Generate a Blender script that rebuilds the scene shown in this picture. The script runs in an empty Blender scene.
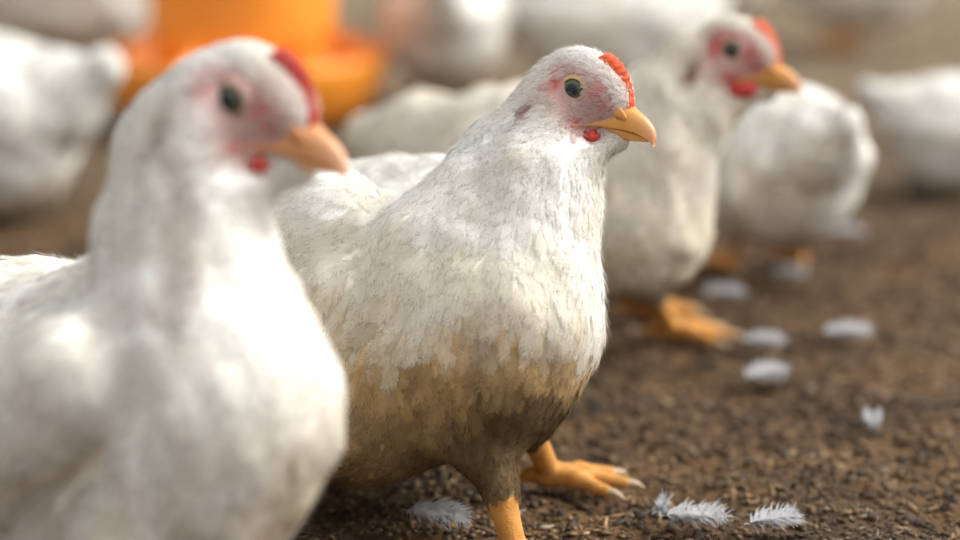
import bpy, math
import numpy as np
from mathutils import Vector, Matrix
rng = np.random.default_rng(7)
S = bpy.context.scene
COL = S.collection
# ------------------------------------------------------------------ camera
PIT = math.radians(14.1); CH = 0.44; F = 1920.0
cam = bpy.data.objects.new('camera', bpy.data.cameras.new('camera')); COL.objects.link(cam)
cam.location = (0, 0, CH); cam.rotation_euler = (math.pi/2 - PIT, 0, 0)
cam.data.sensor_width = 36; cam.data.lens = 72; cam.data.clip_start = .05; cam.data.clip_end = 200
cam.data.dof.use_dof = True; cam.data.dof.focus_distance = 1.125; cam.data.dof.aperture_fstop = 72/32.0
S.camera = cam
S.cycles.transparent_max_bounces = 32
# ------------------------------------------------------------------ world, light, exposure
w = bpy.data.worlds.new('world'); S.world = w; w.use_nodes = True
nt = w.node_tree; bg = nt.nodes['Background']
tc = nt.nodes.new('ShaderNodeTexCoord'); sep = nt.nodes.new('ShaderNodeSeparateXYZ'); rp = nt.nodes.new('ShaderNodeValToRGB')
nt.links.new(tc.outputs['Generated'], sep.inputs[0]); nt.links.new(sep.outputs[2], rp.inputs[0]); nt.links.new(rp.outputs[0], bg.inputs[0])
rp.color_ramp.elements[0].position = 0.0; rp.color_ramp.elements[0].color = (.64, .60, .55, 1)
rp.color_ramp.elements[1].position = .6; rp.color_ramp.elements[1].color = (.98, .99, 1.0, 1)
bg.inputs[1].default_value = .95
sun = bpy.data.objects.new('daylight', bpy.data.lights.new('daylight', 'SUN')); COL.objects.link(sun)
sun.data.energy = 4.5; sun.data.angle = math.radians(40); sun.data.color = (1, .985, .95)
sun.rotation_euler = Vector((1.15, 0.10, .90)).to_track_quat('Z', 'Y').to_euler()
S.view_settings.view_transform = 'Standard'; S.view_settings.look = 'None'
S.view_settings.exposure = 0.17; S.view_settings.gamma = 1.0; S.view_settings.use_curve_mapping = False
# ------------------------------------------------------------------ helpers
sp_, cp_ = math.sin(PIT), math.cos(PIT)
def P(px, py, Z):
    "world point seen at pixel px,py at depth Z"
    x = (px-480)/F*Z; y = (270-py)/F*Z
    return np.array([x, y*sp_ + Z*cp_, CH + y*cp_ - Z*sp_])
def G(px, py, z=0.0):
    "ground point under pixel"
    y = (270-py)/F
    Z = (z-CH)/(y*cp_ - sp_)
    return P(px, py, Z)
def V(dx, dy, dz):
    "direction: right, down in the picture plane, away (all same unit)"
    v = np.array([dx, -dy*sp_ + dz*cp_, -dy*cp_ - dz*sp_]); return v/np.linalg.norm(v)
def tag(o, label=None, cat=None, group=None, kind=None):
    if label: o['label'] = label
    if cat: o['category'] = cat
    if group: o['group'] = group
    if kind: o['kind'] = kind
    return o
def link(name, me, mat, parent=None, smooth=True):
    o = bpy.data.objects.new(name, me); COL.objects.link(o)
    if mat is not None: me.materials.append(mat)
    if smooth: me.polygons.foreach_set('use_smooth', np.ones(len(me.polygons), bool))
    if parent is not None: o.parent = parent
    return o
def mesh_np(name, v, f, col=None, uv=None, nor=None):
    v = np.asarray(v, np.float32); f = np.asarray(f, np.int32)
    me = bpy.data.meshes.new(name)
    me.vertices.add(len(v)); me.vertices.foreach_set('co', v.ravel())
    n = f.shape[1]
    me.loops.add(f.size); me.loops.foreach_set('vertex_index', f.ravel())
    me.polygons.add(len(f)); me.polygons.foreach_set('loop_start', np.arange(0, f.size, n, dtype=np.int32))
    me.update(calc_edges=True)
    if col is not None:
        c = np.ones((len(v), 4), np.float32); c[:, :3] = col
        a = me.color_attributes.new('Col', 'FLOAT_COLOR', 'POINT'); a.data.foreach_set('color', c.ravel())
    if nor is not None:
        a = me.attributes.new('Flow', 'FLOAT_VECTOR', 'POINT'); a.data.foreach_set('vector', np.asarray(nor, np.float32).ravel())
    if uv is not None:
        l = me.uv_layers.new(name='UVMap'); l.data.foreach_set('uv', np.asarray(uv, np.float32)[f.ravel()].ravel())
    return me
def vnoise(p, s, seed=0):
    q = np.asarray(p, np.float64)/s + 100.0; i = np.floor(q).astype(np.int64); f = q - i; f = f*f*(3-2*f)
    def h(a, b, c):
        n = (a*73856093) ^ (b*19349663) ^ (c*83492791) ^ (seed*2654435761)
        n = (n ^ (n >> 13))*1274126177 & 0x7fffffff
        n = (n ^ (n >> 15))*2246822519 & 0x7fffffff
        return (n % 65536)/65535.0
    r = 0
    for a in (0, 1):
        for b in (0, 1):
            for c in (0, 1):
                wgt = (f[..., 0] if a else 1-f[..., 0])*(f[..., 1] if b else 1-f[..., 1])*(f[..., 2] if c else 1-f[..., 2])
                r = r + wgt*h(i[..., 0]+a, i[..., 1]+b, i[..., 2]+c)
    return r
def sstep(a, b, x):
    t = np.clip((x-a)/(b-a), 0, 1); return t*t*(3-2*t)
def nrm(v): return v/np.maximum(np.linalg.norm(v, axis=-1, keepdims=True), 1e-9)
# ------------------------------------------------------------------ materials
def mat(name):
    m = bpy.data.materials.new(name); m.use_nodes = True
    t = m.node_tree; b = t.nodes['Principled BSDF']; return m, t, b
def nd(t, typ, **k):
    n = t.nodes.new(typ)
    for a, v in k.items(): setattr(n, a, v)
    return n
def math_(t, op, a, b=None, c=None):
    n = nd(t, 'ShaderNodeMath', operation=op)
    for i, x in enumerate((a, b, c)):
        if x is None: continue
        if isinstance(x, (int, float)): n.inputs[i].default_value = x
        else: t.links.new(x, n.inputs[i])
    return n.outputs[0]
def simple(name, col, rough=.5, bump=0, bscale=200, var=0, vscale=60, sss=0, coat=0, spec=.5):
    m, t, b = mat(name)
    b.inputs['Base Color'].default_value = (*col, 1); b.inputs['Roughness'].default_value = rough
    b.inputs['Specular IOR Level'].default_value = spec
    if sss:
        b.inputs['Subsurface Weight'].default_value = sss; b.inputs['Subsurface Scale'].default_value = .004
        b.inputs['Subsurface Radius'].default_value = (1, .35, .2)
    if coat: b.inputs['Coat Weight'].default_value = coat; b.inputs['Coat Roughness'].default_value = .05
    g = nd(t, 'ShaderNodeTexCoord')
    if var:
        n = nd(t, 'ShaderNodeTexNoise'); n.inputs['Scale'].default_value = vscale; n.inputs['Detail'].default_value = 4
        t.links.new(g.outputs['Object'], n.inputs['Vector'])
        mx = nd(t, 'ShaderNodeMix', data_type='RGBA', blend_type='MULTIPLY')
        mx.inputs['Factor'].default_value = 1; mx.inputs['A'].default_value = (*col, 1)
        cr = nd(t, 'ShaderNodeValToRGB'); cr.color_ramp.elements[0].position = .3; cr.color_ramp.elements[1].position = .7
        cr.color_ramp.elements[0].color = (1-var, 1-var*1.1, 1-var*1.2, 1); cr.color_ramp.elements[1].color = (1, 1, 1, 1)
        t.links.new(n.outputs['Fac'], cr.inputs[0]); t.links.new(cr.outputs[0], mx.inputs['B']); t.links.new(mx.outputs['Result'], b.inputs['Base Color'])
    if bump:
        n = nd(t, 'ShaderNodeTexNoise'); n.inputs['Scale'].default_value = bscale; n.inputs['Detail'].default_value = 3
        t.links.new(g.outputs['Object'], n.inputs['Vector'])
        bp = nd(t, 'ShaderNodeBump'); bp.inputs['Strength'].default_value = bump; bp.inputs['Distance'].default_value = .001
        t.links.new(n.outputs['Fac'], bp.inputs['Height']); t.links.new(bp.outputs[0], b.inputs['Normal'])
    return m
def make_skin():
    m, t, b = mat('bird_skin')
    a = nd(t, 'ShaderNodeVertexColor', layer_name='Col'); t.links.new(a.outputs[0], b.inputs['Base Color'])
    b.inputs['Roughness'].default_value = .7; b.inputs['Subsurface Weight'].default_value = .15; b.inputs['Subsurface Scale'].default_value = .003
    b.inputs['Specular IOR Level'].default_value = .3
    g = nd(t, 'ShaderNodeTexCoord'); n = nd(t, 'ShaderNodeTexNoise'); n.inputs['Scale'].default_value = 700; n.inputs['Detail'].default_value = 3
    t.links.new(g.outputs['Object'], n.inputs['Vector'])
    bp = nd(t, 'ShaderNodeBump'); bp.inputs['Strength'].default_value = .6; bp.inputs['Distance'].default_value = .001
    t.links.new(n.outputs['Fac'], bp.inputs['Height']); t.links.new(bp.outputs[0], b.inputs['Normal'])
    return m
def make_feather():
    m, t, b = mat('feather')
    a = nd(t, 'ShaderNodeVertexColor', layer_name='Col')
    uv = nd(t, 'ShaderNodeUVMap'); s = nd(t, 'ShaderNodeSeparateXYZ'); t.links.new(uv.outputs[0], s.inputs[0])
    u = math_(t, 'ABSOLUTE', math_(t, 'SUBTRACT', math_(t, 'MULTIPLY', math_(t, 'FRACT', s.outputs[0]), 2), 1))
    idn = math_(t, 'FLOOR', s.outputs[0])
    v = s.outputs[1]
    bc = math_(t, 'SUBTRACT', v, math_(t, 'MULTIPLY', u, .45))        # barb coordinate
    side = math_(t, 'GREATER_THAN', math_(t, 'FRACT', s.outputs[0]), .5)
    cb = nd(t, 'ShaderNodeCombineXYZ')
    t.links.new(math_(t, 'MULTIPLY', bc, 16), cb.inputs[0]); t.links.new(math_(t, 'ADD', math_(t, 'MULTIPLY', idn, 3.7), math_(t, 'MULTIPLY', side, 50)), cb.inputs[1])
    t.links.new(math_(t, 'MULTIPLY', u, 1.2), cb.inputs[2])
    n = nd(t, 'ShaderNodeTexNoise'); n.inputs['Scale'].default_value = 1.0; n.inputs['Detail'].default_value = 2
    t.links.new(cb.outputs[0], n.inputs['Vector'])
    # outline: rounded tip, frayed
    r2 = math_(t, 'ADD', math_(t, 'POWER', u, 2.2), math_(t, 'POWER', math_(t, 'MAXIMUM', math_(t, 'MULTIPLY', math_(t, 'SUBTRACT', v, .35), 1.54), 0), 2.6))
    al = nd(t, 'ShaderNodeMapRange', interpolation_type='SMOOTHSTEP'); t.links.new(math_(t, 'SUBTRACT', math_(t, 'SUBTRACT', 1.55, math_(t, 'MULTIPLY', n.outputs['Fac'], 1.7)), r2), al.inputs[0])
    al.inputs[1].default_value = -.05; al.inputs[2].default_value = .45; al = al.outputs[0]
    mx = nd(t, 'ShaderNodeMix', data_type='RGBA', blend_type='MULTIPLY'); mx.inputs['Factor'].default_value = 1
    cr = nd(t, 'ShaderNodeValToRGB'); cr.color_ramp.elements[0].position = .3; cr.color_ramp.elements[0].color = (.93, .92, .90, 1)
    cr.color_ramp.elements[1].position = .65
    t.links.new(n.outputs['Fac'], cr.inputs[0]); t.links.new(a.outputs[0], mx.inputs['A']); t.links.new(cr.outputs[0], mx.inputs['B'])
    df = nd(t, 'ShaderNodeBsdfDiffuse'); tr = nd(t, 'ShaderNodeBsdfTranslucent'); ms = nd(t, 'ShaderNodeMixShader'); ms.inputs[0].default_value = .40
    bp = nd(t, 'ShaderNodeBump'); bp.inputs['Strength'].default_value = .5; bp.inputs['Distance'].default_value = .0006
    at = nd(t, 'ShaderNodeAttribute', attribute_name='Flow'); vt = nd(t, 'ShaderNodeVectorTransform', vector_type='NORMAL', convert_from='OBJECT', convert_to='WORLD')
    t.links.new(at.outputs['Vector'], vt.inputs[0]); t.links.new(vt.outputs[0], bp.inputs['Normal'])
    t.links.new(n.outputs['Fac'], bp.inputs['Height']); t.links.new(bp.outputs[0], df.inputs['Normal'])
    t.links.new(mx.outputs['Result'], df.inputs[0]); t.links.new(mx.outputs['Result'], tr.inputs[0])
    t.links.new(df.outputs[0], ms.inputs[1]); t.links.new(tr.outputs[0], ms.inputs[2])
    tp = nd(t, 'ShaderNodeBsdfTransparent'); m2 = nd(t, 'ShaderNodeMixShader')
    t.links.new(al, m2.inputs[0]); t.links.new(tp.outputs[0], m2.inputs[1]); t.links.new(ms.outputs[0], m2.inputs[2])
    t.links.new(m2.outputs[0], t.nodes['Material Output'].inputs[0])
    t.nodes.remove(b)
    return m
M_skin = make_skin(); M_fe = make_feather()
def vcol(name, rough, coat=0, sss=0, bump=0, bscale=400):
    m = simple(name, (1, 1, 1), rough, sss=sss, coat=coat, bump=bump, bscale=bscale)
    t = m.node_tree; a = nd(t, 'ShaderNodeVertexColor', layer_name='Col'); t.links.new(a.outputs[0], t.nodes['Principled BSDF'].inputs['Base Color']); return m
M_beak = vcol('beak_horn', .38, sss=.12, bump=.12, bscale=250)
M_comb = simple('comb_red', (.88, .13, .035), .5, bump=.8, bscale=900, var=.25, vscale=400, sss=.2)
M_combA = simple('comb_dark_red', (.55, .035, .03), .5, bump=.8, bscale=900, var=.25, vscale=400, sss=.2)
M_wat = simple('wattle_red', (.52, .035, .025), .5, bump=.9, bscale=900, var=.3, vscale=400, sss=.2)
M_eye = vcol('eye', .06); M_eye.node_tree.nodes['Principled BSDF'].inputs['Specular IOR Level'].default_value = .3
M_lid = vcol('eyelid_skin', .6, bump=.6, bscale=1500)
M_claw = simple('claw_horn', (.45, .33, .2), .5)
M_plastic = simple('orange_plastic', (.93, .32, .03), .38, var=.10, vscale=14, bump=.05, bscale=80)
# ------------------------------------------------------------------ signed distance bodies
def d_cone(p, a, ra, b, rb):
    ab = b-a; L = float(ab@ab) + 1e-12
    t = np.clip(((p-a)@ab.astype(np.float32))/L, 0, 1)
    return np.linalg.norm(p - a.astype(np.float32) - t[..., None]*ab.astype(np.float32), axis=-1) - (ra + (rb-ra)*t)
def d_ell(p, c, R, r):
    q = ((p-c.astype(np.float32))@R.astype(np.float32))/np.array(r, np.float32)
    l = np.linalg.norm(q, axis=-1); l2 = np.linalg.norm(q/np.array(r, np.float32), axis=-1)
    return l*(l-1)/np.maximum(l2, 1e-6)
def prim_d(p, q):
    if q['t'] == 'c': return d_cone(p, q['a'], q['ra'], q['b'], q['rb'])
    return d_ell(p, q['c'], q['R'], q['r'])
def pb(q):
    if q['t'] == 'c':
        return np.minimum(q['a']-q['ra'], q['b']-q['rb']), np.maximum(q['a']+q['ra'], q['b']+q['rb'])
    m = max(q['r']); return q['c']-m, q['c']+m
def smin(a, b, k):
    h = np.clip(.5+.5*(b-a)/k, 0, 1); return b*(1-h)+a*h - k*h*(1-h)
class Field:
    def __init__(s, prims, h):
        lo = np.min([pb(q)[0] for q in prims], 0)-6*h; hi = np.max([pb(q)[1] for q in prims], 0)+6*h
        lo[2] = max(lo[2], -4*h)
        s.h = h; s.lo = lo; s.n = np.ceil((hi-lo)/h).astype(int)+1
        s.D = np.full(s.n, .05, np.float32)
        for q in prims:
            a, b = pb(q); pad = q.get('k', .01)*1.2+5*h
            i0 = np.maximum(np.floor((a-pad-lo)/h).astype(int), 0); i1 = np.minimum(np.ceil((b+pad-lo)/h).astype(int)+1, s.n)
            ax = [lo[i]+h*np.arange(i0[i], i1[i]) for i in range(3)]
            X = np.stack(np.meshgrid(*ax, indexing='ij'), -1).astype(np.float32)
            sl = tuple(slice(i0[i], i1[i]) for i in range(3))
            s.D[sl] = smin(s.D[sl], prim_d(X, q).astype(np.float32), q.get('k', .01))
    def relief(s, amp, hc, u):
        m = np.abs(s.D) < .012; idx = np.argwhere(m); p = s.lo+s.h*idx
        n = (vnoise(p*[1, 1, .62], .020, 61)-.5)*1.0+(vnoise(p*[1, 1, .6], .009, 62)-.5)*.45
        fade = sstep(55*u, 100*u, np.linalg.norm(p-hc, axis=1))*sstep(.03, .06, p[:, 2])
        s.D[m] += (n*amp*fade).astype(np.float32)
    def at(s, p):
        q = (p-s.lo)/s.h; q = np.clip(q, 0, s.n-1.001); i = q.astype(int); f = q-i
        x, y, z = i[:, 0], i[:, 1], i[:, 2]; fx, fy, fz = f[:, 0], f[:, 1], f[:, 2]; D = s.D
        c00 = D[x, y, z]*(1-fx)+D[x+1, y, z]*fx; c10 = D[x, y+1, z]*(1-fx)+D[x+1, y+1, z]*fx
        c01 = D[x, y, z+1]*(1-fx)+D[x+1, y, z+1]*fx; c11 = D[x, y+1, z+1]*(1-fx)+D[x+1, y+1, z+1]*fx
        return (c00*(1-fy)+c10*fy)*(1-fz)+(c01*(1-fy)+c11*fy)*fz
    def grad(s, p):
        e = s.h*1.2; g = np.stack([s.at(p+e*v)-s.at(p-e*v) for v in np.eye(3)], -1); return nrm(g)
    def mesh(s):
        D = s.D; I = D < 0; nx, ny, nz = s.n
        c = np.zeros((nx-1, ny-1, nz-1), np.int8)
        for a in (0, 1):
            for b in (0, 1):
                for d in (0, 1): c += I[a:nx-1+a, b:ny-1+b, d:nz-1+d]
        act = (c > 0) & (c < 8); ids = np.full(act.shape, -1, np.int64); idx = np.argwhere(act); ids[act] = np.arange(len(idx))
        acc = np.zeros((len(idx), 3)); cnt = np.zeros(len(idx))
        corners = [np.array(k) for k in np.ndindex(2, 2, 2)]
        for a in corners:
            for ax in range(3):
                if a[ax]: continue
                b = a.copy(); b[ax] = 1
                da = D[tuple((idx+a).T)]; db = D[tuple((idx+b).T)]; m = (da < 0) != (db < 0)
                t = da[m]/(da[m]-db[m]); pt = np.repeat(a[None].astype(float), m.sum(), 0); pt[:, ax] += t
                acc[m] += pt; cnt[m] += 1
        v = s.lo + s.h*(idx + acc/cnt[:, None])
        F_ = []
        for ax in range(3):
            o = [k for k in range(3) if k != ax]
            A = np.moveaxis(I, ax, 0); m = A[:-1] != A[1:]
            e = np.argwhere(m); ent = A[:-1][m]
            pos = np.zeros((len(e), 3), int); pos[:, ax] = e[:, 0]; pos[:, o[0]] = e[:, 1]; pos[:, o[1]] = e[:, 2]
            ok = (pos[:, o[0]] > 0) & (pos[:, o[1]] > 0) & (pos[:, o[0]] < s.n[o[0]]-1) & (pos[:, o[1]] < s.n[o[1]]-1); pos = pos[ok]; ent = ent[ok]
            u = np.zeros(3, int); u[o[0]] = 1; w_ = np.zeros(3, int); w_[o[1]] = 1
            q = np.stack([ids[tuple((pos-u-w_).T)], ids[tuple((pos-w_).T)], ids[tuple(pos.T)], ids[tuple((pos-u).T)]], 1)
            flip = ent if ax != 1 else ~ent
            q[~flip] = q[~flip][:, ::-1]; F_.append(q)
        return v, np.concatenate(F_)
# ------------------------------------------------------------------ plumage
def feathers(field, v, f, prims, colfn, cover=4.0, fuzz=1.0, hf=None, seed=1, lenmul=1.0):
    R = np.random.default_rng(seed)
    a, b, c, d = (v[f[:, i]] for i in range(4))
    area = .5*np.linalg.norm(np.cross(c-a, d-b), axis=1)
    fp = [q for q in prims if not q.get('bare')]
    cen = (a+b+c+d)/4
    def blend(p):
        D = np.stack([prim_d(p.astype(np.float32), q) for q in prims], 1)
        W = np.exp(-(D-D.min(1, keepdims=True))/.010)
        bare = (W*np.array([1.0 if q.get('bare') else 0 for q in prims])).sum(1)/W.sum(1)
        Wf = W*np.array([0 if q.get('bare') else 1.0 for q in prims]); Wf /= np.maximum(Wf.sum(1, keepdims=True), 1e-9)
        return bare, Wf@np.stack([q['f'] for q in prims]), Wf@np.array([q.get('fs', .02) for q in prims])
    bare, fl, fs = blend(cen)
    out = []
    def scatter(dens, mask):
        wgt = area*dens*mask; tot = wgt.sum(); n = int(tot)
        k = R.choice(len(wgt), n, p=wgt/tot); r1, r2 = R.random((2, n, 1))
        return a[k]*(1-r1)*(1-r2)+b[k]*r1*(1-r2)+c[k]*r1*r2+d[k]*(1-r1)*r2, k
    def grow(p, L, K, lift0, lift1, jit, rnd):
        n = len(p); N = field.grad(p); _, T, _ = blend(p)
        ns = np.stack([vnoise(p, .02, 11+i)-.5 for i in range(3)], 1)*jit
        T = nrm(T) + ns + R.normal(0, rnd, (n, 3))
        T = nrm(T - N*(T*N).sum(1, keepdims=True)); pts = []; Ns = []
        p = p - N*(field.at(p)-lift0)[:, None]
        for k in range(K):
            pts.append(p.copy()); Ns.append(N.copy())
            if k == K-1: break
            p = p + T*(L/(K-1))[:, None]; N = field.grad(p)
            h = lift0 + lift1*((k+1)/(K-1))**1.6
            p = p - N*(field.at(p)-h)[:, None]; T = nrm(T - N*(T*N).sum(1, keepdims=True))
        return np.stack(pts, 1), np.stack(Ns, 1)
    # cards
    hz = hf(cen); hm = (1-.85*hz[0])*(~hz[3])
    p, k = scatter(cover/(fs**2*.38), (bare < .5)*hm)
    _, _, L = blend(p); L = L*lenmul*R.uniform(.7, 1.35, len(p)); n = len(p)
    K = 6
    pts, Ns = grow(p, L, K, .0006, 0, .7, .16)
    lift = (L*R.uniform(.02, .085, n))[:, None]*(np.linspace(0, 1, K)**1.2)[None]
    pts = pts + Ns*lift[..., None]
    T = np.gradient(pts, axis=1); B = nrm(np.cross(nrm(T), Ns))
    wp = np.array([.35, .65, .9, 1, 1, .95])*.25; U = np.array([-1, 0, 1.]); 
    Wd = (L*R.uniform(.8, 1.2, n))[:, None]*wp[None]
    X = pts[:, :, None]+B[:, :, None]*(Wd[:, :, None]*U)[..., None] - Ns[:, :, None]*((Wd[:, :, None]*.14)*(U**2))[..., None]
    col = colfn(p)*R.uniform(.96, 1.02, (n, 1)); col = np.repeat(col[:, None], K*3, 1).reshape(-1, 3)
    idn = R.integers(0, 400, n)
    uu = idn[:, None, None] + (.5+.49*U)[None, None]; uu = np.broadcast_to(uu, (n, K, 3)); vv = np.broadcast_to(np.linspace(0, 1, K)[None, :, None], (n, K, 3))
    uv = np.stack([uu, vv], -1).reshape(-1, 2)
    base = (np.arange(n)*K*3)[:, None, None, None]; i, j = np.meshgrid(np.arange(K-1), np.arange(2), indexing='ij'); o = i*3+j
    quad = (np.stack([o, o+1, o+4, o+3], -1)[None]+base).reshape(-1, 4)
    BN = np.gradient(X, axis=2); cn = nrm(np.cross(BN, np.gradient(X, axis=1))); cn *= np.sign((cn*Ns[:, :, None]).sum(-1, keepdims=True)+1e-9)
    NN = [nrm(cn*.45+Ns[:, :, None]*.55).reshape(-1, 3)]
    VV, FF, CC, UU = [X.reshape(-1, 3)], [quad], [col], [uv]; off = n*K*3
    if fuzz > 0:
        p, k = scatter(fuzz*1.5/(fs**1.25*.004), (bare < .5)*(1+.2*hz[0])*(~hz[3]))
        _, _, L = blend(p); n = len(p); L = (L*.42+.0020)*R.uniform(.5, 1.6, n); K = 4; cl = np.round(p/.004)*.004
        pts, Ns = grow(p, L, K, .0006, 0, .8, .35)
        lift = (.0011+L*R.uniform(.06, .26, n))[:, None]*(np.linspace(.3, 1, K)**1.3)[None]
        pts = pts+Ns*lift[..., None]
        T = np.gradient(pts, axis=1); B = nrm(nrm(np.cross(nrm(T), Ns))+Ns*R.normal(0, .15, (n, 1, 1)))
        wd = np.array([1, .9, .6, .12])[None, :]*.00017
        X = np.stack([pts-B*wd[..., None], pts+B*wd[..., None]], 2)
        col = np.repeat((colfn(p)*R.uniform(.98, 1.06, (n, 1)))[:, None], K*2, 1).reshape(-1, 3)
        uv = np.tile(np.array([.5, .2]), (n*K*2, 1))
        o = np.arange(K-1)*2; q = (np.stack([o, o+1, o+3, o+2], -1)[None]+(off+np.arange(n)*K*2)[:, None, None]).reshape(-1, 4)
        NN.append(np.repeat(Ns, 2, 1).reshape(-1, 3)); VV.append(X.reshape(-1, 3)); FF.append(q); CC.append(col); UU.append(uv)
    return np.concatenate(VV), np.concatenate(FF), np.concatenate(CC), np.concatenate(UU), np.concatenate(NN)
# ------------------------------------------------------------------ head
U0 = .0006   # head unit in metres
def head_frame(yaw, pitch, roll=0):
    "columns forward, left, up"
    R = Matrix.Rotation(yaw, 3, 'Z') @ Matrix.Rotation(pitch, 3, 'Y') @ Matrix.Rotation(roll, 3, 'X')
    return np.array(R)
def head_prims(c, R, u):
    def e(x, y, z, r, k, fs, fl): return dict(t='e', c=c+R@np.array([x, y, z])*u, R=R, r=[q*u for q in r], k=k*u, fs=fs, f=R@nrm(np.array(fl, float)))
    return [e(-3, 0, 2, (46, 30, 41), 8, .0062*u/U0, (-1, 0, -.15)),
            e(28, 0, 2, (25, 21, 25), 12, .0042*u/U0, (-1, 0, .25)),
            e(0, 0, -20, (36, 27, 24), 12, .0055*u/U0, (-1, 0, -.35)),
            e(30, 0, -37, (30, 12, 12), 12, .0048*u/U0, (-1, 0, -.4)),
            e(-36, -20, -10, (9, 8, 15), 6, .006*u/U0, (-.6, 0, -1)),
            e(-36, 20, -10, (9, 8, 15), 6, .006*u/U0, (-.6, 0, -1))]
def headcol_fn(c, R, u, red=1.0, earw=1.0):
    def fn(p):
        q = ((p-c)@R)/u; x, y, z = q[:, 0], np.abs(q[:, 1]), q[:, 2]
        def g(cx, cy, cz, rx, ry, rz): return np.exp(-(((x-cx)/rx)**2+((y-cy)/ry)**2+((z-cz)/rz)**2)*1.2)
        face = np.clip(g(6, 26, 0, 38, 18, 28)*1.3 + g(26, 20, -8, 24, 16, 24)*.9 + .9*g(-12, 26, -20, 28, 18, 20), 0, 1)
        n1 = vnoise(q, 5, 3)
        rd = g(-16, 28, 10, 7, 16, 15)*.9 + g(0, 28, 26, 16, 14, 5)*.6 + g(26, 18, 8, 9, 14, 16)*.75 + g(40, 16, -6, 9, 16, 12)*.5 + g(10, 24, -25, 12, 16, 6)*1.3 + g(44, 0, 22, 18, 8, 18)*.8
        rd = np.clip(rd*(.55+.8*n1)*red, 0, 1)
        ear = np.clip(g(-31, 26, -24, 6*earw, 40, 13*earw)*1.5, 0, 1)
        return face, rd, ear, ((x-1.5)**2+(z-7)**2 < 15.5**2) & (y > 15) | (((x-22)/13)**2+((z+38)/8)**2 < 1) & (y > 8)
    return fn
def loft(st, n=16, flat=1.0):
    "stations (x, top, bottom, halfwidth) -> closed tube, flat underside"
    v = []; th = np.linspace(0, 2*np.pi, n, endpoint=False)
    for x, zt, zb, hw in st:
        s_, c_ = np.sin(th), np.cos(th)
        zz = np.where(s_ >= 0, zb+(zt-zb)*np.abs(s_)**.9, zb+ (zt-zb)*.10*s_)
        yy = hw*np.sign(c_)*np.abs(c_)**.8
        v.append(np.stack([np.full(n, x)-np.where(s_ < 0, 0, 0), yy, zz], 1))
    m = len(st); v = np.concatenate(v); f = []
    for i in range(m-1):
        for j in range(n): f.append([i*n+j, (i+1)*n+j, (i+1)*n+(j+1) % n, i*n+(j+1) % n])
    v = np.concatenate([v, v[:n].mean(0)[None], v[-n:].mean(0)[None]]); a, b = len(v)-2, len(v)-1
    for j in range(0, n, 2):
        f.append([a, j, (j+1) % n, (j+2) % n]); f.append([b, (m-1)*n+(j+2) % n, (m-1)*n+(j+1) % n, (m-1)*n+j])
    return v, np.array(f)
def interp_st(st, m=4):
    st = np.array(st, float); t = np.arange(len(st)); tt = np.linspace(0, len(st)-1, (len(st)-1)*m+1)
    out = []
    for x in tt:      # catmull rom
        i = min(int(x), len(st)-2); f = x-i; p = [st[max(i-1, 0)], st[i], st[i+1], st[min(i+2, len(st)-1)]]
        out.append(.5*(2*p[1]+(p[2]-p[0])*f+(2*p[0]-5*p[1]+4*p[2]-p[3])*f*f+(3*p[1]-p[0]-3*p[2]+p[3])*f**3))
    out = np.array(out); out[:, 3] = np.maximum(out[:, 3], .2); return out
def sphere(c, r, nu=20, nv=12):
    th = np.linspace(0, np.pi, nv+1); ph = np.linspace(0, 2*np.pi, nu, endpoint=False)
    v = np.array([[math.sin(t)*math.cos(p), math.sin(t)*math.sin(p), math.cos(t)] for t in th for p in ph])*np.array(r)+np.array(c)
    f = [[i*nu+j, (i+1)*nu+j, (i+1)*nu+(j+1) % nu, i*nu+(j+1) % nu] for i in range(nv) for j in range(nu)]
    return v, np.array(f)
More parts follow.
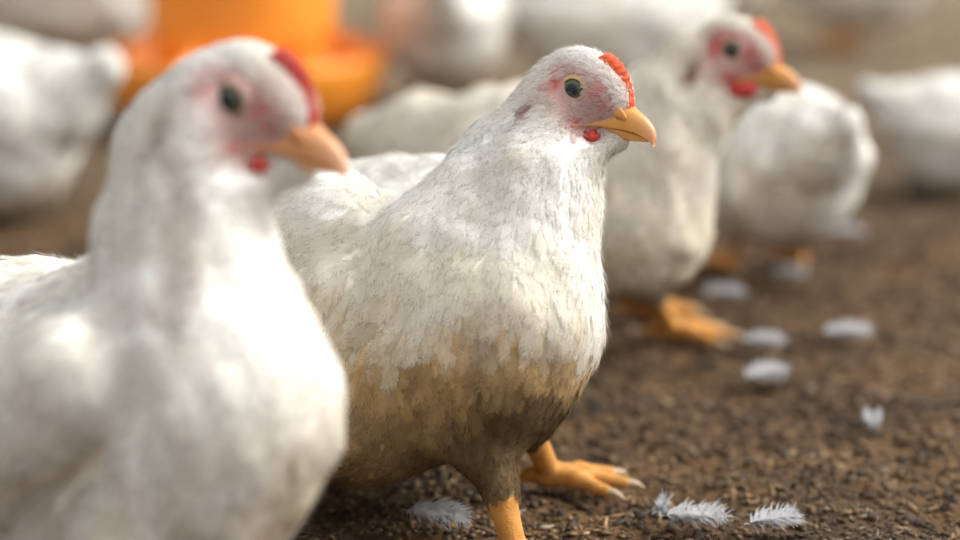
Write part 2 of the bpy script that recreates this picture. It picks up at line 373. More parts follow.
def build_head(root, org, fld, lidc, c, R, u, beakcol, tipcol, combm, comb_h=8, combs=2.0, wat=1.0):
    W = lambda q: (np.asarray(q, float)*u)@R.T + c - org
    Wb = lambda q: W(np.asarray(q)*[1, 1, .86]+[0, 0, -2.5])
    ys = np.arange(4, 70, .5)
    def sy(x, z, s=-1):
        d = fld.at((np.stack([np.full(len(ys), x), s*ys, np.full(len(ys), z)], 1)*u)@R.T+c); k = np.argmax(d > 0); return float(ys[k]) if d.max() > 0 else 30.
    # beak
    up = interp_st([(12, -24, -28, sy(12, -26)+1.5), (21, -19, -26.5, sy(21, -24)+3), (34, -10, -23.5, max(sy(34, -18)+1.5, 22)), (46, 2, -22, 17), (57, 2, -21.5, 13), (67, -2, -22, 10), (76, -7, -24.5, 7.5), (83, -14, -28.5, 5.2), (86.5, -22, -33, 3), (86, -27.5, -33.5, 1.4)])
    v, f = loft(up, 20); t = sstep(60, 92, v[:, 0])[:, None]; edge = sstep(-19, -26, v[:, 2])[:, None]*sstep(95, 60, v[:, 0])[:, None]
    col = beakcol*(1-t)+tipcol*t; col = col*(1-.0*edge)+np.array([.05, .03, -.02])*edge; base = sstep(46, 30, v[:, 0])[:, None]; col = col*(1-base*.35)+np.array([.62, .2, .1])*base*.35
    o = link('upper_beak', mesh_np('upper_beak', Wb(v), f, np.clip(col, 0, 1)), M_beak, root)
    # nostril flaps + ridge
    for s in (-1, 1):
        nv, nf = sphere((46, s*14, -6), (12, 2.6, 6.5)); 
        nv[:, 2] += (nv[:, 0]-47)*-.35
        nc = np.tile(np.array(beakcol)*np.array([1.0, .88, .8]), (len(nv), 1)); dark = np.exp(-(((nv[:, 0]-50)/7)**2+((nv[:, 2]+10.5)/1.6)**2))[:, None]; nc = nc*(1-.75*dark)
        link('nostril', mesh_np('nostril', W(nv), nf, np.clip(nc, 0, 1)), M_beak, o)
    lo = interp_st([(12, -28.5, -32, 24), (24, -26.5, -36, 21), (36, -25, -38.5, 16), (50, -24.5, -38, 12), (61, -25, -36, 8.6), (70, -26, -34, 5.8), (77, -27.5, -32, 3), (80, -29, -31, .8)])
    v, f = loft(lo, 16); v2 = v.copy(); col = np.tile(np.array(beakcol)*.92, (len(v), 1))
    v2[:, 2] = np.where(v[:, 2] < 1e9, v[:, 2], 0)
    # mirror the section so the flat side faces up
    X = v[:, 0]; zt = np.interp(X, lo[:, 0], lo[:, 1]); zb = np.interp(X, lo[:, 0], lo[:, 2]); v2[:, 2] = zt+zb-v[:, 2]; f = f[:, ::-1]
    link('lower_beak', mesh_np('lower_beak', Wb(v2), f, col), M_beak, root)
    # comb
    n, m_ = 60, 6; t = np.linspace(0, 1, n); p0 = np.array([15, 42.]); p1 = np.array([55, 0.]); ch = (p1-p0); nn = np.array([.66, .75])
    bow = 0*np.sin(np.pi*t); H = comb_h*np.sin(np.pi*np.clip(t*.93+.05, 0, 1))**.55*(1+.15*np.abs(np.sin(np.pi*8*t))-.05) *(1-.25*t)
    vs = []; 
    for s in (-1, 1):
        for j in range(m_+1):
            g = j/m_; th = (4.2*combs*(1-.2*t))*np.sqrt(np.maximum(1-g**2.5, 0))*(1+.12*np.sin(t*44+g*3))
            q = p0+ch*t[:, None]+nn*(bow-5+g*(H+5))[:, None]
            vs.append(np.stack([q[:, 0], s*th, q[:, 1]], 1))
    v = np.concatenate(vs); f = []
    for s in (0, 1):
        for j in range(m_):
            for i in range(n-1):
                a = (s*(m_+1)+j)*n+i; q = [a, a+1, a+1+n, a+n]; f.append(q if s == 0 else q[::-1])
    for i in (0, n-1):
        for j in range(m_):
            a = j*n+i; b = ((m_+1)+j)*n+i; q = [a, a+n, b+n, b]; f.append(q if i == 0 else q[::-1])
    link('comb', mesh_np('comb', W(v), np.array(f)), combm, root)
    for s in (-1, 1):
        v, f = sphere((22, s*min(sy(20, -36, s), 22), -38), (16*wat, 10*wat, 9*wat), 32, 20); v[:, 2] += 1.2*np.sin(v[:, 0]*.7)+ (v[:, 0]-19)*.22; v[:, 1] += s*.8*np.sin(v[:, 0]*.9+v[:, 2]*.6)
        link('wattle', mesh_np('wattle', W(v), f), M_wat, root)
        # eye
        ax = nrm(np.array([.10, s*1.0, .05])); ec = np.array([1.5, s*(sy(1.5, 7, s)-8.8), 7.]); r = 13.0
        v, f = sphere((0, 0, 0), (1, 1, 1), 32, 24); cz = v[:, 2].copy()
        rad = np.sqrt(np.maximum(1-cz**2, 0)); v[:, 2] *= .92
        z = ax; x = nrm(np.cross(z, [0, 0, 1.])); y = np.cross(z, x); Rm = np.stack([x, y, z], 1)
        col = np.zeros((len(v), 3)); pup = (sstep(.52, .47, rad)*(cz > 0))[:, None]; limb = sstep(.66, .78, rad)[:, None]
        iris = np.array([.10, .095, .05]); col = iris*(1-pup)+np.array([.012, .02, .032])*pup; col = col*(1-limb)+np.array([.03, .025, .02])*limb
        e = link('eye', mesh_np('eye', W(v@Rm.T*r+ec), f, col), M_eye, root)
        # eyelid rings
        T1 = np.linspace(0, 2*np.pi, 48, endpoint=False); vv = []; prof = [(10.2, 6.6), (10.5, 8.0), (11.1, 8.5), (12.1, 8.1), (13.8, 6.6), (16.5, 4.0), (20, 0)]
        for i, (rr, hh) in enumerate(prof):
            for a in T1: vv.append([rr*math.cos(a)*1.03, rr*math.sin(a)*.97, hh+.35*math.sin(a*11+i)])
        vv = np.array(vv); nf = np.array([[i*48+j, i*48+(j+1) % 48, (i+1)*48+(j+1) % 48, (i+1)*48+j] for i in range(6) for j in range(48)])
        g_ = sstep(11, 16, np.hypot(vv[:, 0], vv[:, 1]))[:, None]; lc = np.array(lidc)*(1-g_)+np.array([.58, .34, .30])*g_; g2 = sstep(11.0, 10.2, np.hypot(vv[:, 0], vv[:, 1]))[:, None]; lc = lc*(1-.85*g2)
        if s > 0: nf = nf
        link('eyelid', mesh_np('eyelid', W(vv@Rm.T+ec), nf, lc), M_lid, root)
# ------------------------------------------------------------------ a whole bird
WHITE = np.array([.93, .925, .91])
LEGC = np.array([.60, .28, .07])
def C(a, ra, b, rb, k=.02, fs=.02, f=None, **kw):
    a = np.array(a, float); b = np.array(b, float)
    return dict(t='c', a=a, ra=ra, b=b, rb=rb, k=k, fs=fs, f=(nrm(b-a) if f is None else nrm(np.array(f, float))), **kw)
def leg_prims(hip, hock, foot, fwd, s=1.0, spread=.5, rhip=.034):
    fwd = nrm(np.array([fwd[0], fwd[1], 0.])); out = []; foot = np.array([foot[0], foot[1], .008*s])
    dn = np.array([0, 0, -1.]); claws = []
    out.append(C(hip, rhip*s, hock, .0092*s, k=.015, fs=.012, f=[0, 0, -1]))
    B = dict(bare=True, f=dn)
    out.append(dict(t='c', a=np.array(hock), ra=.0088*s, b=foot+[0, 0, .004], rb=.0072*s, k=.006, **B))
    for a, L in ((0, .050), (spread, .043), (-spread, .043), (math.pi*.97, .018)):
        d = np.array([fwd[0]*math.cos(a)-fwd[1]*math.sin(a), fwd[0]*math.sin(a)+fwd[1]*math.cos(a), 0])
        m = foot+d*L*.5*s+[0, 0, .001]; e = foot+d*L*s; m[2] = .0085*s; e[2] = .0045*s
        out.append(dict(t='c', a=foot.copy(), ra=.0068*s, b=m, rb=.0056*s, k=.004, **B))
        out.append(dict(t='c', a=m, ra=.0056*s, b=e, rb=.0040*s, k=.003, **B)); claws.append((e, d, s))
    return out, claws
def bird(label, prims, hc, HR, hu, legs, h, dirt=None, cover=4., fuzz=1., red=1., seed=1, combm=None, comb_h=15, wat=1.0, earw=1.0, lid=(.50, .40, .17), beak=((.64, .31, .08), (.72, .36, .20)), group='white chickens standing on the litter', white=WHITE, name='chicken'):
    prims = list(prims)+head_prims(hc, HR, hu); claws = []
    for L in legs:
        q, c_ = leg_prims(**L); prims += q; claws += c_
    fld = Field(prims, h); fld.relief(.0055, hc, hu); v, f = fld.mesh()
    hcol = headcol_fn(hc, HR, hu, red, earw)
    def featcol(p):
        c = np.tile(white, (len(p), 1))
        n = (sstep(.35, .8, vnoise(p, .022, 5))*.6+.3*sstep(.45, .9, vnoise(p, .006, 6)))[:, None]; c = c*(1-n*np.array([.02, .055, .14]))
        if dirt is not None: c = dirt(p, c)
        fa, rd, ear, _ = hcol(p)
        fa = fa[:, None]; rd = rd[:, None]; ear = ear[:, None]
        c = c*(1-.72*fa)+np.array([.66, .47, .45])*.72*fa
        c = c*(1-.62*rd)+np.array([.58, .10, .09])*.62*rd
        return c*(1-.85*ear)+np.array([.24, .09, .05])*.85*ear
    D = np.stack([prim_d(v.astype(np.float32), q) for q in prims], 1); near = D.argmin(1)
    bare = np.array([bool(q.get('bare')) for q in prims])[near]
    col = featcol(v)
    fa, rd, ear, _ = hcol(v); fa, rd = fa[:, None], rd[:, None]
    col = col*(1-.8*fa)+np.array([.47, .27, .25])*.8*fa; col = col*(1-rd)+np.array([.52, .07, .07])*rd
    sc = .75+.4*vnoise(v, .004, 9)[:, None]; col[bare] = (LEGC*sc)[bare]
    org = np.array([np.mean([L['foot'][0] for L in legs]), np.mean([L['foot'][1] for L in legs]), 0.])
    root = link(name, mesh_np(name, v-org, f, col), M_skin); root.location = org
    tag(root, label, 'chicken', group)
    fv, ff, fc, fu, fn_ = feathers(fld, v, f, prims, featcol, cover, fuzz, hcol, seed)
    pl = link('plumage', mesh_np('plumage', fv-org, ff, fc, fu, fn_), M_fe, root)
    build_head(root, org, fld, lid, hc, HR, hu, np.array(beak[0]), np.array(beak[1]), combm or M_comb, comb_h, wat=wat)
    for e, d, s in claws:
        cv = []; 
        for i, r in enumerate((.0032, .0026, .0016, .0002)):
            cc = e+d*(.002+.0038*i)*s+np.array([0, 0, .0006*i-.0006*i*i*.9])*s; sd = np.cross(d, [0, 0, 1.])
            for a in np.linspace(0, 2*np.pi, 8, endpoint=False): cv.append(cc+sd*math.cos(a)*r*s+np.array([0, 0, 1])*math.sin(a)*r*s)
        cf = [[i*8+j, i*8+(j+1) % 8, (i+1)*8+(j+1) % 8, (i+1)*8+j] for i in range(3) for j in range(8)]
        link('claw', mesh_np('claw', np.array(cv)-org, np.array(cf)), M_claw, root)
    return root
# ------------------------------------------------------------------ the litter floor
def ground():
    m, t, b = mat('litter')
    g = nd(t, 'ShaderNodeTexCoord')
    def noise(sc, det, rough=.6):
        n = nd(t, 'ShaderNodeTexNoise'); n.inputs['Scale'].default_value = sc; n.inputs['Detail'].default_value = det; n.inputs['Roughness'].default_value = rough
        t.links.new(g.outputs['Object'], n.inputs['Vector']); return n.outputs['Fac']
    cr = nd(t, 'ShaderNodeValToRGB'); e = cr.color_ramp.elements
    e[0].position = .30; e[0].color = (.06, .038, .022, 1); e[1].position = .72; e[1].color = (.26, .155, .075, 1)
    x = cr.color_ramp.elements.new(.5); x.color = (.18, .108, .055, 1)
    t.links.new(noise(120, 6, .7), cr.inputs[0])
    c2 = nd(t, 'ShaderNodeValToRGB'); c2.color_ramp.elements[0].position = .35; c2.color_ramp.elements[0].color = (.45, .45, .48, 1); c2.color_ramp.elements[1].position = .65; c2.color_ramp.elements[1].color = (.98, .90, .78, 1)
    t.links.new(noise(7, 4), c2.inputs[0])
    mx = nd(t, 'ShaderNodeMix', data_type='RGBA', blend_type='MULTIPLY'); mx.inputs['Factor'].default_value = 1
    t.links.new(cr.outputs[0], mx.inputs['A']); t.links.new(c2.outputs[0], mx.inputs['B'])
    # paler, drier litter deeper in the house
    s = nd(t, 'ShaderNodeSeparateXYZ'); t.links.new(g.outputs['Object'], s.inputs[0])
    dry = nd(t, 'ShaderNodeMapRange'); dry.inputs[1].default_value = 1.8; dry.inputs[2].default_value = 3.0
    t.links.new(math_(t, 'ADD', s.outputs[1], math_(t, 'MULTIPLY', math_(t, 'SUBTRACT', noise(2.5, 3), .5), 1.2)), dry.inputs[0])
    m3 = nd(t, 'ShaderNodeMix', data_type='RGBA'); t.links.new(dry.outputs[0], m3.inputs['Factor']); t.links.new(mx.outputs['Result'], m3.inputs['A']); m3.inputs['B'].default_value = (.25, .185, .12, 1)
    t.links.new(m3.outputs['Result'], b.inputs['Base Color']); b.inputs['Roughness'].default_value = .85; b.inputs['Specular IOR Level'].default_value = .25
    bp = nd(t, 'ShaderNodeBump'); bp.inputs['Strength'].default_value = 1; bp.inputs['Distance'].default_value = .004
    t.links.new(noise(160, 6, .7), bp.inputs['Height']); t.links.new(bp.outputs[0], b.inputs['Normal'])
    xs = np.concatenate([np.linspace(-12, -1.3, 12), np.linspace(-1.2, 1.2, 260), np.linspace(1.3, 12, 12)])
    ys = np.concatenate([np.linspace(-3, .7, 8), np.linspace(.75, 4.2, 380), np.linspace(4.4, 25, 14)])
    X, Y = np.meshgrid(xs, ys, indexing='ij'); p = np.stack([X, Y, X*0], -1)
    Z = (vnoise(p, .11, 1)-.5)*.010+(vnoise(p, .035, 2)-.5)*.007+(vnoise(p, .013, 4)-.5)*.004-.006
    p[..., 2] = Z; n, k = len(xs), len(ys)
    i, j = np.meshgrid(np.arange(n-1), np.arange(k-1), indexing='ij'); o = (i*k+j).ravel()
    f = np.stack([o, o+k, o+k+1, o+1], 1)
    o = link('floor', mesh_np('floor', p.reshape(-1, 3), f), m); tag(o, kind='structure')
    # crumbs of litter
    N = 90000; y = .95+3.3*rng.random(N)**1.5; x = (rng.random(N)-.5)*2*(.10+.30*y)
    sz = rng.uniform(.001, .0034, N)*rng.choice([1, 1, 1, 1.7], N)*(1+.2*(y-1))
    q = np.stack([x, y, np.zeros(N)], 1)
    z = (vnoise(q, .11, 1)-.5)*.010+(vnoise(q, .035, 2)-.5)*.007+(vnoise(q, .013, 4)-.5)*.004-.006
    oc = np.array([[1, 0, 0], [0, 1, 0], [-1, 0, 0], [0, -1, 0], [0, 0, 1], [0, 0, -1.]])
    s3 = rng.uniform(.35, 1.3, (N, 1, 3))*np.array([1.5, .75, .35]); vv = oc[None]*s3*sz[:, None, None]
    th = rng.random(N)*6.28; ph = rng.normal(0, .5, N); c, s = np.cos(th)[:, None], np.sin(th)[:, None]; c1, s1 = np.cos(ph)[:, None], np.sin(ph)[:, None]
    xx, zz = vv[..., 0]*c1-vv[..., 2]*s1, vv[..., 0]*s1+vv[..., 2]*c1; yy = vv[..., 1]
    vv = np.stack([xx*c-yy*s, xx*s+yy*c, zz*.7], -1)+np.stack([x, y, z+sz*.3], 1)[:, None]
    tri = np.array([[0, 1, 4], [1, 2, 4], [2, 3, 4], [3, 0, 4], [1, 0, 5], [2, 1, 5], [3, 2, 5], [0, 3, 5]])
    f = (tri[None]+(np.arange(N)*6)[:, None, None]).reshape(-1, 3)
    pal = np.array([[.07, .045, .028], [.11, .068, .036], [.17, .10, .048], [.22, .135, .065], [.28, .18, .09], [.32, .22, .125], [.36, .28, .20]])
    k = rng.choice(7, N, p=[.2, .2, .24, .18, .1, .055, .025]); cc = pal[k]*.72
    cc = cc*(.6+.8*vnoise(q, .12, 8)[:, None])*(.35+1.25*vnoise(q, .02, 12)[:, None]); dr = sstep(1.9, 3.0, y)[:, None]; cc = cc*(1-dr)+np.array([.24, .175, .11])*rng.uniform(.7, 1.3, (N, 1))*dr
    mc = vcol('crumb', .9); 
    o = link('litter_crumbs', mesh_np('litter_crumbs', vv.reshape(-1, 3), f, np.repeat(cc, 6, 0)), mc, smooth=False)
    tag(o, 'loose brown crumbs of wood shavings and droppings covering the floor', 'litter', kind='stuff')
ground()
# ------------------------------------------------------------------ orange feeder
def revolve(name, prof, m, parent, loc=(0, 0, 0), n=64):
    v = []; 
    for r, z in prof:
        for a in np.linspace(0, 2*np.pi, n, endpoint=False): v.append([r*math.cos(a)+loc[0], r*math.sin(a)+loc[1], z+loc[2]])
    f = [[i*n+j, i*n+(j+1) % n, (i+1)*n+(j+1) % n, (i+1)*n+j] for i in range(len(prof)-1) for j in range(n)]
    return link(name, mesh_np(name, np.array(v), np.array(f)), m, parent)
def feeder():
    g = G(246, 119); root = bpy.data.objects.new('poultry_feeder', None); COL.objects.link(root); root.location = g; root.scale = (1.04, 1.04, 1.04)
    tag(root, 'orange plastic tube feeder with a round pan, behind the nearest chicken', 'feeder')
    revolve('feed_tube', [(.118, .03), (.119, .10), (.121, .22), (.122, .36), (.126, .365), (.126, .38), (.120, .38), (.118, .36), (.114, .05)], M_plastic, root)
    pan = revolve('feed_pan', [(.0, .004), (.135, .004), (.150, .008), (.178, .045), (.186, .075), (.188, .086), (.184, .092), (.177, .088), (.168, .06), (.145, .03), (.10, .025), (0, .03)], M_plastic, root)
    for i in range(12):   # spokes that hold the pan to the tube
        a = i/12*2*np.pi+.2; d = np.array([math.cos(a), math.sin(a), 0]); s = np.array([-d[1], d[0], 0])*.005; u = np.array([0, 0, .004])
        p0, p1 = d*.117+[0, 0, .115], d*.181+[0, 0, .088]
        v = np.array([p0-s-u, p0+s-u, p0+s+u, p0-s+u, p1-s-u, p1+s-u, p1+s+u, p1-s+u])
        f = np.array([[0, 3, 2, 1], [4, 5, 6, 7], [0, 1, 5, 4], [1, 2, 6, 5], [2, 3, 7, 6], [3, 0, 4, 7]])
        link('spoke', mesh_np('spoke', v, f), M_plastic, root, smooth=False)
    revolve('feed_lid', [(.0, .40), (.06, .398), (.124, .385), (.129, .375), (.129, .368), (.125, .368)], M_plastic, root)
feeder()
# ------------------------------------------------------------------ the three main birds
def dirt_B(p, c):
    z = p[:, 2]-.046+.034*(vnoise(p, .03, 21)-.5)+.026*(vnoise(p, .012, 22)-.5); x = p[:, 0]
    clean = sstep(.045, .085, x)                      # the front of the breast stays cleaner
    yel = sstep(.160, .100, z)*(1-.8*clean); br = sstep(.108, .074, z+.026*clean); dk = sstep(.080, .040, z+.018*clean)*sstep(-.06, .0, x)
    mud = np.array([.54, .37, .17])*(.5+1.0*vnoise(p, .007, 23)[:, None]); dark = np.array([.11, .075, .04])*(.6+.8*vnoise(p, .006, 24)[:, None])
    c = c*(1-.30*yel[:, None])+np.array([.80, .70, .45])*.30*yel[:, None]
    c = c*(1-.92*br[:, None])+mud*.92*br[:, None]
    return c*(1-.85*dk[:, None])+dark*.85*dk[:, None]
def mk(px, py, Z): return P(px, py, Z)
def rpx(r, Z): return r*Z/F
def CC(a, b, **k):
    "cone from (px,py,Z,r) to (px,py,Z,r)"
    return C(P(*a[:3]), rpx(a[3], a[2]), P(*b[:3]), rpx(b[3], b[2]), **k)
R_B = head_frame(math.radians(-30), math.radians(11))
hB = P(583, 92, 1.15)
back = V(-1, .15, .55)
pB = [CC((610, 143, 1.142, 9), (554, 185, 1.15, 28), k=.015, fs=.008, f=V(-.5, 1, .1)),
      CC((425, 318, 1.22, 128), (345, 318, 1.30, 122), k=.02, fs=.026, f=V(-1, .5, .4)),
      CC((345, 318, 1.30, 120), (225, 275, 1.40, 72), k=.04, fs=.028, f=back),
      CC((225, 270, 1.40, 50), (165, 235, 1.46, 26), k=.03, fs=.035, f=back),
      CC((368, 388, 1.18, 96), (330, 382, 1.22, 100), k=.03, fs=.024, f=V(-.5, 1, .2)),
      CC((498, 318, 1.155, 97), (486, 368, 1.15, 86), k=.035, fs=.021, f=V(-.22, 1, 0)),
      CC((512, 240, 1.16, 78), (498, 318, 1.155, 96), k=.03, fs=.017, f=V(-.10, 1, 0)),
      CC((534, 180, 1.155, 55), (512, 240, 1.16, 78), k=.02, fs=.013, f=V(-.25, 1, .1)),
      CC((556, 118, 1.155, 35), (534, 180, 1.155, 55), k=.015, fs=.009, f=V(-.45, 1, .1)),
      CC((560, 95, 1.16, 36), (500, 175, 1.18, 42), k=.015, fs=.011, f=V(-.8, 1, .1)),
      CC((500, 180, 1.17, 42), (420, 250, 1.15, 42), k=.03, fs=.017, f=V(-1, .8, .2)),
      CC((330, 228, 1.185, 60), (285, 240, 1.22, 62), k=.012, fs=.020, f=V(-1, .5, .3)),   # shoulder of the folded wing
      CC((350, 300, 1.165, 50), (285, 360, 1.205, 60), k=.012, fs=.034, f=V(-.9, .8, .2)),
      CC((290, 340, 1.22, 62), (190, 300, 1.34, 40), k=.02, fs=.045, f=back),
      CC((440, 210, 1.26, 55), (330, 225, 1.33, 60), k=.02, fs=.022, f=back)]
fB1 = G(514, 566); fB2 = G(548, 486)
legsB = [dict(hip=P(470, 420, 1.14), hock=P(500, 492, 1.115), foot=fB1, fwd=V(.9, 0, -.5)*1, rhip=.024, spread=.6),
         dict(hip=P(500, 410, 1.20), hock=P(528, 425, 1.19), foot=fB2, fwd=V(.95, 0, -.12), rhip=.03, spread=.42)]
HERO = bird('white chicken in sharp focus with dirty brown belly and short orange-red comb', pB, hB, R_B, U0, legsB, .0016, dirt_B, cover=5, fuzz=1.3, seed=3)
# nearest bird, left
R_A = head_frame(math.radians(-27), math.radians(12))
hA = P(250, 103, .875*1.06)
def dirt_crease_A(p, c):
    z = p[:, 2]+.03*(vnoise(p, .04, 31)-.5); n = vnoise(p, .028, 33)
    y = (sstep(.22, .12, z)*sstep(.35, .7, n))[:, None]; c = c*(1-.55*y)+np.array([.66, .56, .38])*.55*y
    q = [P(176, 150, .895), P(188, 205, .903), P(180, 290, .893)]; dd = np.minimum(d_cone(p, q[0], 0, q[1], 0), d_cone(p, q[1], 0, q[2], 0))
    st = (sstep(.014, .004, dd+.006*(vnoise(p, .01, 35)-.5)))[:, None]; c = c*(1-.45*st)+np.array([.38, .27, .22])*.45*st  # brown neck streak: stain that also paints in the dark crease's shade
    d = sstep(.13, .06, z)[:, None]; return c*(1-.6*d)+np.array([.36, .25, .13])*.6*d
def CA(a, b, **k): return CC((a[0], a[1], a[2]*1.06, a[3]), (b[0], b[1], b[2]*1.06, b[3]), **k)
pA = [CA((284, 166, .868, 12), (204, 215, .88, 50), k=.015, fs=.008, f=V(-.5, 1, .1)),
      CA((120, 440, .97, 154), (30, 435, 1.05, 158), k=.02, fs=.027, f=V(-1, .5, .4)),
      CA((30, 430, 1.05, 158), (-110, 370, 1.17, 90), k=.04, fs=.03, f=V(-1, .2, .5)),
      CA((-110, 360, 1.17, 60), (-170, 310, 1.25, 32), k=.03, fs=.035, f=V(-1, .1, .5)),
      CA((120, 540, .94, 120), (60, 530, .98, 130), k=.03, fs=.025, f=V(-.5, 1, .2)),
      CA((230, 412, .87, 98), (202, 480, .88, 98), k=.035, fs=.022, f=V(-.2, 1, 0)),
      CA((202, 330, .88, 87), (230, 412, .87, 98), k=.03, fs=.018, f=V(-.02, 1, 0)),
      CA((180, 235, .885, 70), (202, 330, .88, 87), k=.025, fs=.015, f=V(-.1, 1, 0)),
      CA((188, 160, .88, 64), (180, 235, .885, 70), k=.02, fs=.011, f=V(-.2, 1, 0)),
      CA((215, 108, .88, 56), (180, 150, .89, 62), k=.015, fs=.009, f=V(-.7, 1, .1)),
      CA((165, 280, .92, 60), (90, 360, .97, 84), k=.03, fs=.02, f=V(-1, .9, .2)),
      CA((75, 380, .86, 66), (0, 440, .9, 80), k=.015, fs=.034, f=V(-.9, .8, .2)),
      CA((0, 420, .93, 80), (-110, 400, 1.05, 50), k=.02, fs=.045, f=V(-1, .3, .4))]
fA = G(170, 748); fA2 = G(245, 690)
legsA = [dict(hip=P(130, 560, .92), hock=P(150, 655, .91), foot=fA, fwd=V(.9, 0, -.4), rhip=.034),
         dict(hip=P(190, 545, .98), hock=P(205, 615, .98), foot=fA2, fwd=V(.9, 0, -.4), rhip=.032)]
bird('nearest white chicken at the left, out of focus, with dark red comb', pA, hA, R_A, U0*1.12, legsA, .0018, dirt_crease_A, cover=4.5, fuzz=.8, seed=4, red=1.1, earw=1.7, lid=(.3, .2, .15), combm=M_combA, comb_h=16,
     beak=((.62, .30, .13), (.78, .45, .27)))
# bird behind on the right
R_C = head_frame(math.radians(-24), math.radians(10))
hC = P(735, 53, 1.45); uC = U0*1.06
def dirt_C(p, c):
    z = p[:, 2]+.02*(vnoise(p, .03, 41)-.5); d = sstep(.085, .055, z)[:, None]; y = sstep(.15, .08, z)[:, None]*(vnoise(p, .02, 42)[:, None])
    c = c*(1-.4*y)+np.array([.72, .62, .42])*.4*y
    return c*(1-.75*d)+np.array([.38, .24, .11])*.75*d
pC = [CC((752, 94, 1.443, 8), (680, 140, 1.46, 34), k=.015, fs=.008, f=V(-.5, 1, .1)),
      CC((600, 200, 1.54, 88), (520, 180, 1.62, 88), k=.02, fs=.026, f=V(-1, .3, .4)),
      CC((520, 180, 1.62, 86), (425, 150, 1.72, 54), k=.03, fs=.028, f=V(-1, 0, .5)),
      CC((425, 148, 1.72, 48), (370, 140, 1.78, 27), k=.02, fs=.032, f=V(-1, 0, .5)),
      CC((640, 225, 1.48, 62), (632, 238, 1.48, 58), k=.03, fs=.021, f=V(-.2, 1, 0)),
      CC((655, 170, 1.47, 50), (640, 220, 1.48, 62), k=.03, fs=.017, f=V(-.2, 1, 0)),
      CC((672, 118, 1.465, 40), (655, 170, 1.47, 50), k=.02, fs=.013, f=V(-.25, 1, 0)),
      CC((712, 72, 1.46, 34), (672, 118, 1.465, 40), k=.015, fs=.009, f=V(-.6, 1, .1)),
      CC((690, 60, 1.465, 28), (640, 120, 1.48, 36), k=.015, fs=.012, f=V(-.8, 1, .1)),
      CC((640, 120, 1.48, 36), (570, 160, 1.52, 50), k=.03, fs=.017, f=V(-1, .8, .2)),
      CC((560, 190, 1.48, 45), (490, 200, 1.56, 48), k=.015, fs=.034, f=V(-1, .5, .3))]
fC1 = G(668, 338); fC2 = G(640, 316)
legsC = [dict(hip=P(640, 255, 1.49), hock=P(652, 292, 1.50), foot=fC1, fwd=V(.9, 0, -.1), rhip=.028, spread=.5),
         dict(hip=P(610, 240, 1.56), hock=P(622, 275, 1.56), foot=fC2, fwd=V(.9, 0, -.3), rhip=.028, spread=.5)]
bird('white chicken standing behind the focused one, reddest face and orange feet showing', pC, hC, R_C, uC, legsC, .0022, dirt_C, cover=4, fuzz=.5, seed=5, white=np.array([.89, .85, .77]), comb_h=14, wat=1.3, red=1.8, earw=1.3, lid=(.4, .22, .16))
# ------------------------------------------------------------------ background birds, three builds then copies
def generic(label, kind, h=.0035, seed=10, dirty=.6):
    if kind == 'peck': hd = np.array([.185, .0, .062]); pts = [((.155, 0, .085), .022), ((.125, 0, .125), .032), ((.085, 0, .15), .052)]; HRm = head_frame(0, math.radians(62))
    elif kind == 'rest': hd = np.array([.125, 0, .20]); pts = [((.115, 0, .175), .024), ((.10, 0, .145), .036), ((.075, 0, .11), .056)]; HRm = head_frame(math.radians(20), math.radians(8))
    else: hd = np.array([.13, 0, .27]); pts = [((.118, 0, .24), .025), ((.102, 0, .205), .036), ((.08, 0, .155), .058)]; HRm = head_frame(math.radians(-15), math.radians(8))
    dz = -.045 if kind == 'rest' else 0
    pr = [C((.04, 0, .13+dz), .078, (-.04, 0, .14+dz), .082, fs=.03, f=(-1, 0, -.2)),
          C((-.04, 0, .14+dz), .08, (-.11, 0, .165+dz), .045, k=.03, fs=.032, f=(-1, 0, .1)),
          C((-.11, 0, .165+dz), .04, (-.165, 0, .20+dz), .018, k=.02, fs=.04, f=(-1, 0, .4)),
          C((.01, 0, .105+dz), .068, (-.04, 0, .10+dz), .062, k=.03, fs=.028, f=(-.4, 0, -1)),
          C((.075, 0, .14+dz), .06, (.06, 0, .12+dz), .06, k=.03, fs=.024, f=(-.1, 0, -1))]
    for s in (-1, 1): pr.append(C((.03, s*.058, .15+dz), .03, (-.09, s*.05, .15+dz), .022, k=.015, fs=.045, f=(-1, 0, -.15)))
    prev = (hd-HRm@np.array([.008, 0, 0]), .021)
    for q, r in pts:
        pr.append(C(prev[0], prev[1], q, r, k=.02, fs=.016)); prev = (np.array(q), r)
    legs = []
    for s in (-1, 1):
        if kind == 'rest': legs.append(dict(hip=np.array([.0, s*.045, .05]), hock=np.array([-.03, s*.05, .02]), foot=np.array([.03, s*.055, 0]), fwd=(1, .1*s), rhip=.03))
        else: legs.append(dict(hip=np.array([.0, s*.042, .085]), hock=np.array([-.012, s*.045, .062]), foot=np.array([.012, s*.045, 0]), fwd=(1, .1*s), rhip=.032))
    def dirt(p, c):
        z = p[:, 2]+.02*(vnoise(p, .03, 51)-.5); d = (sstep(.09, .05, z+dz*-.8)*dirty)[:, None]
        return c*(1-d)+np.array([.38, .27, .15])*d
    return bird(label, pr, hd, HRm, U0, legs, h, dirt, cover=3.2, fuzz=0, seed=seed, comb_h=8, name='chicken', group='blurred white chickens in the background')
BG = {k: generic('x', k, seed=20+i) for i, k in enumerate(('stand', 'peck', 'rest'))}
used = set()
def clone(o, parent=None):
    c = o.copy(); COL.objects.link(c)
    if parent is not None: c.parent = parent
    for ch in list(o.children): clone(ch, c)
    return c
def put(kind, px, gy, yaw, sc, label):
    o = BG[kind] if kind not in used else clone(BG[kind]); used.add(kind)
    g = G(px, gy); o.location = (g[0], g[1], 0); o.rotation_euler = (0, 0, math.radians(yaw)); o.scale = (sc,)*3; o['label'] = label
put('peck', 764, 268, 108, .80, 'white chicken turned away with fluffy rear, behind the beak of the right-hand chicken')
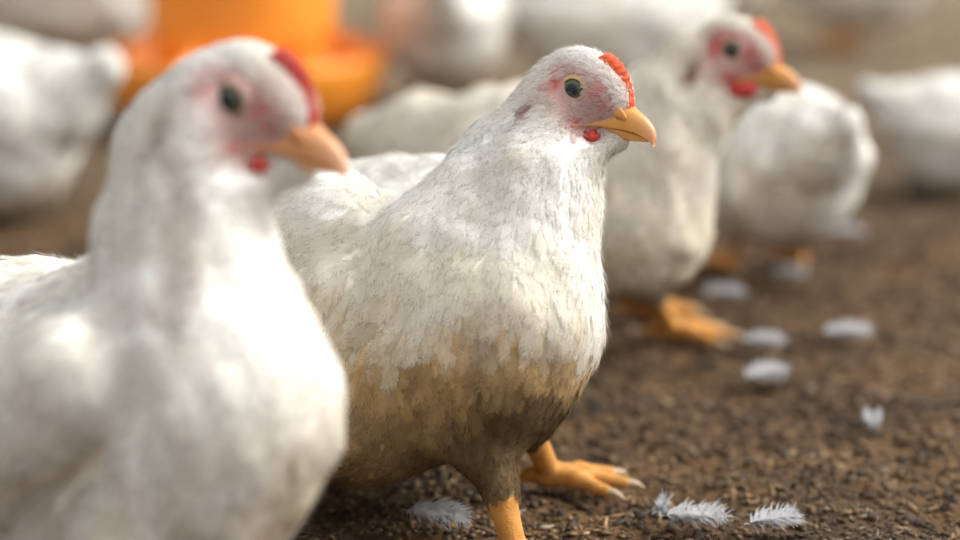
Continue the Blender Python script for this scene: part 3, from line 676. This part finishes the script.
put('rest', 985, 188, 5, .72, 'white chicken cut off at the right edge of the picture')
put('stand', 447, 108, 88, .95, 'white chicken between the orange feeder and the focused chicken, top cut off')
put('rest', 642, 92, 8, 1.15, 'large pale chicken resting directly above the head of the focused chicken')
put('stand', 565, 34, 150, 1.1, 'pale chicken at the top edge, just right of the one near the feeder')
put('stand', 845, 48, 160, 1.0, 'bright white chicken at the top right corner')
put('rest', 715, 22, -20, 1.0, 'pale chicken cut by the top edge above the reddest face')
put('stand', 62, 80, 200, 1.1, 'white chicken at the top left corner beside the feeder')
put('rest', -55, 208, 160, 1.05, 'white chicken at the left edge behind the nearest chicken')
# ------------------------------------------------------------------ shed feathers on the floor
def floor_feather(px, py, L, rot, label, curl=.25, seed=0):
    R = np.random.default_rng(seed); V_, F_ = [], []; n = 170
    def strand(p0, p1, p2, w0):
        k = len(V_); pts = [p0*(1-t)**2+2*p1*t*(1-t)+p2*t*t for t in (0, .33, .66, 1)]
        d = nrm(p2-p0); s = np.cross(d, [0, 0, 1.]); s = nrm(s)
        for q, ww in zip(pts, (1, .8, .6, .15)): V_.extend([q-s*w0*ww, q+s*w0*ww])
        for i in range(3): F_.append([k+2*i, k+2*i+1, k+2*i+3, k+2*i+2])
    def sp(t): return np.array([(t-.5)*L, curl*L*(t-.5)**2*1.5, .005+.16*L*(1-4*(t-.5)**2)*.5])
    strand(sp(0), sp(.5), sp(1), .0006)
    for i in range(n):
        t = .12+.86*i/n; a = sp(t); wd = L*.30*math.sin(math.pi*min(1, (t*.85+.12)))**.7
        for s in (-1, 1):
            e = a+np.array([wd*.7+R.normal(0, .003), s*wd*R.uniform(.6, 1.25), R.normal(.001, .003)])
            m = (a+e)/2+np.array([-.1*wd, s*wd*.2, .002+R.normal(0, .001)]); e[2] = max(e[2], .002); strand(a, m, e, .0006)
    me = mesh_np('fallen_feather', np.array(V_), np.array(F_), np.tile(np.array([.62, .62, .64]), (len(V_), 1)), np.tile([.5, .2], (len(V_), 1)), np.tile([0, 0, 1.], (len(V_), 1)))
    o = link('fallen_feather', me, M_fe); g = G(px, py); o.location = (g[0], g[1], .002); o.rotation_euler = (0, 0, math.radians(rot)); tag(o, label, 'feather', 'shed feathers on the litter')
for i, a in enumerate([(765, 385, .040, 35, 'brightest shed feather lying on the litter, right of the focused chicken'),
          (845, 342, .042, 5, 'shed feather on the litter near the right edge of the picture'),
          (762, 351, .034, 0, 'shed feather just beyond the brightest one'),
          (722, 303, .040, 8, 'shed feather right behind the feet of the second chicken'),
          (788, 282, .032, 20, 'shed feather under the fluffy rear of the chicken turned away'),
          (432, 528, .044, -25, 'shed feather beneath the focused chicken between belly and bottom edge'),
          (692, 530, .040, -5, 'shed feather at the bottom edge, right of the orange foot'),
          (772, 534, .034, 15, 'shed feather at the bottom edge, right of its neighbour'),
          (662, 520, .012, 60, 'tiny bit of down near the bottom edge'),
          (872, 432, .022, 80, 'small upright shed feather at the right side of the litter'),
          (846, 240, .030, 10, 'shed feather furthest back on the right')]): floor_feather(*a[:4], a[4], seed=i)
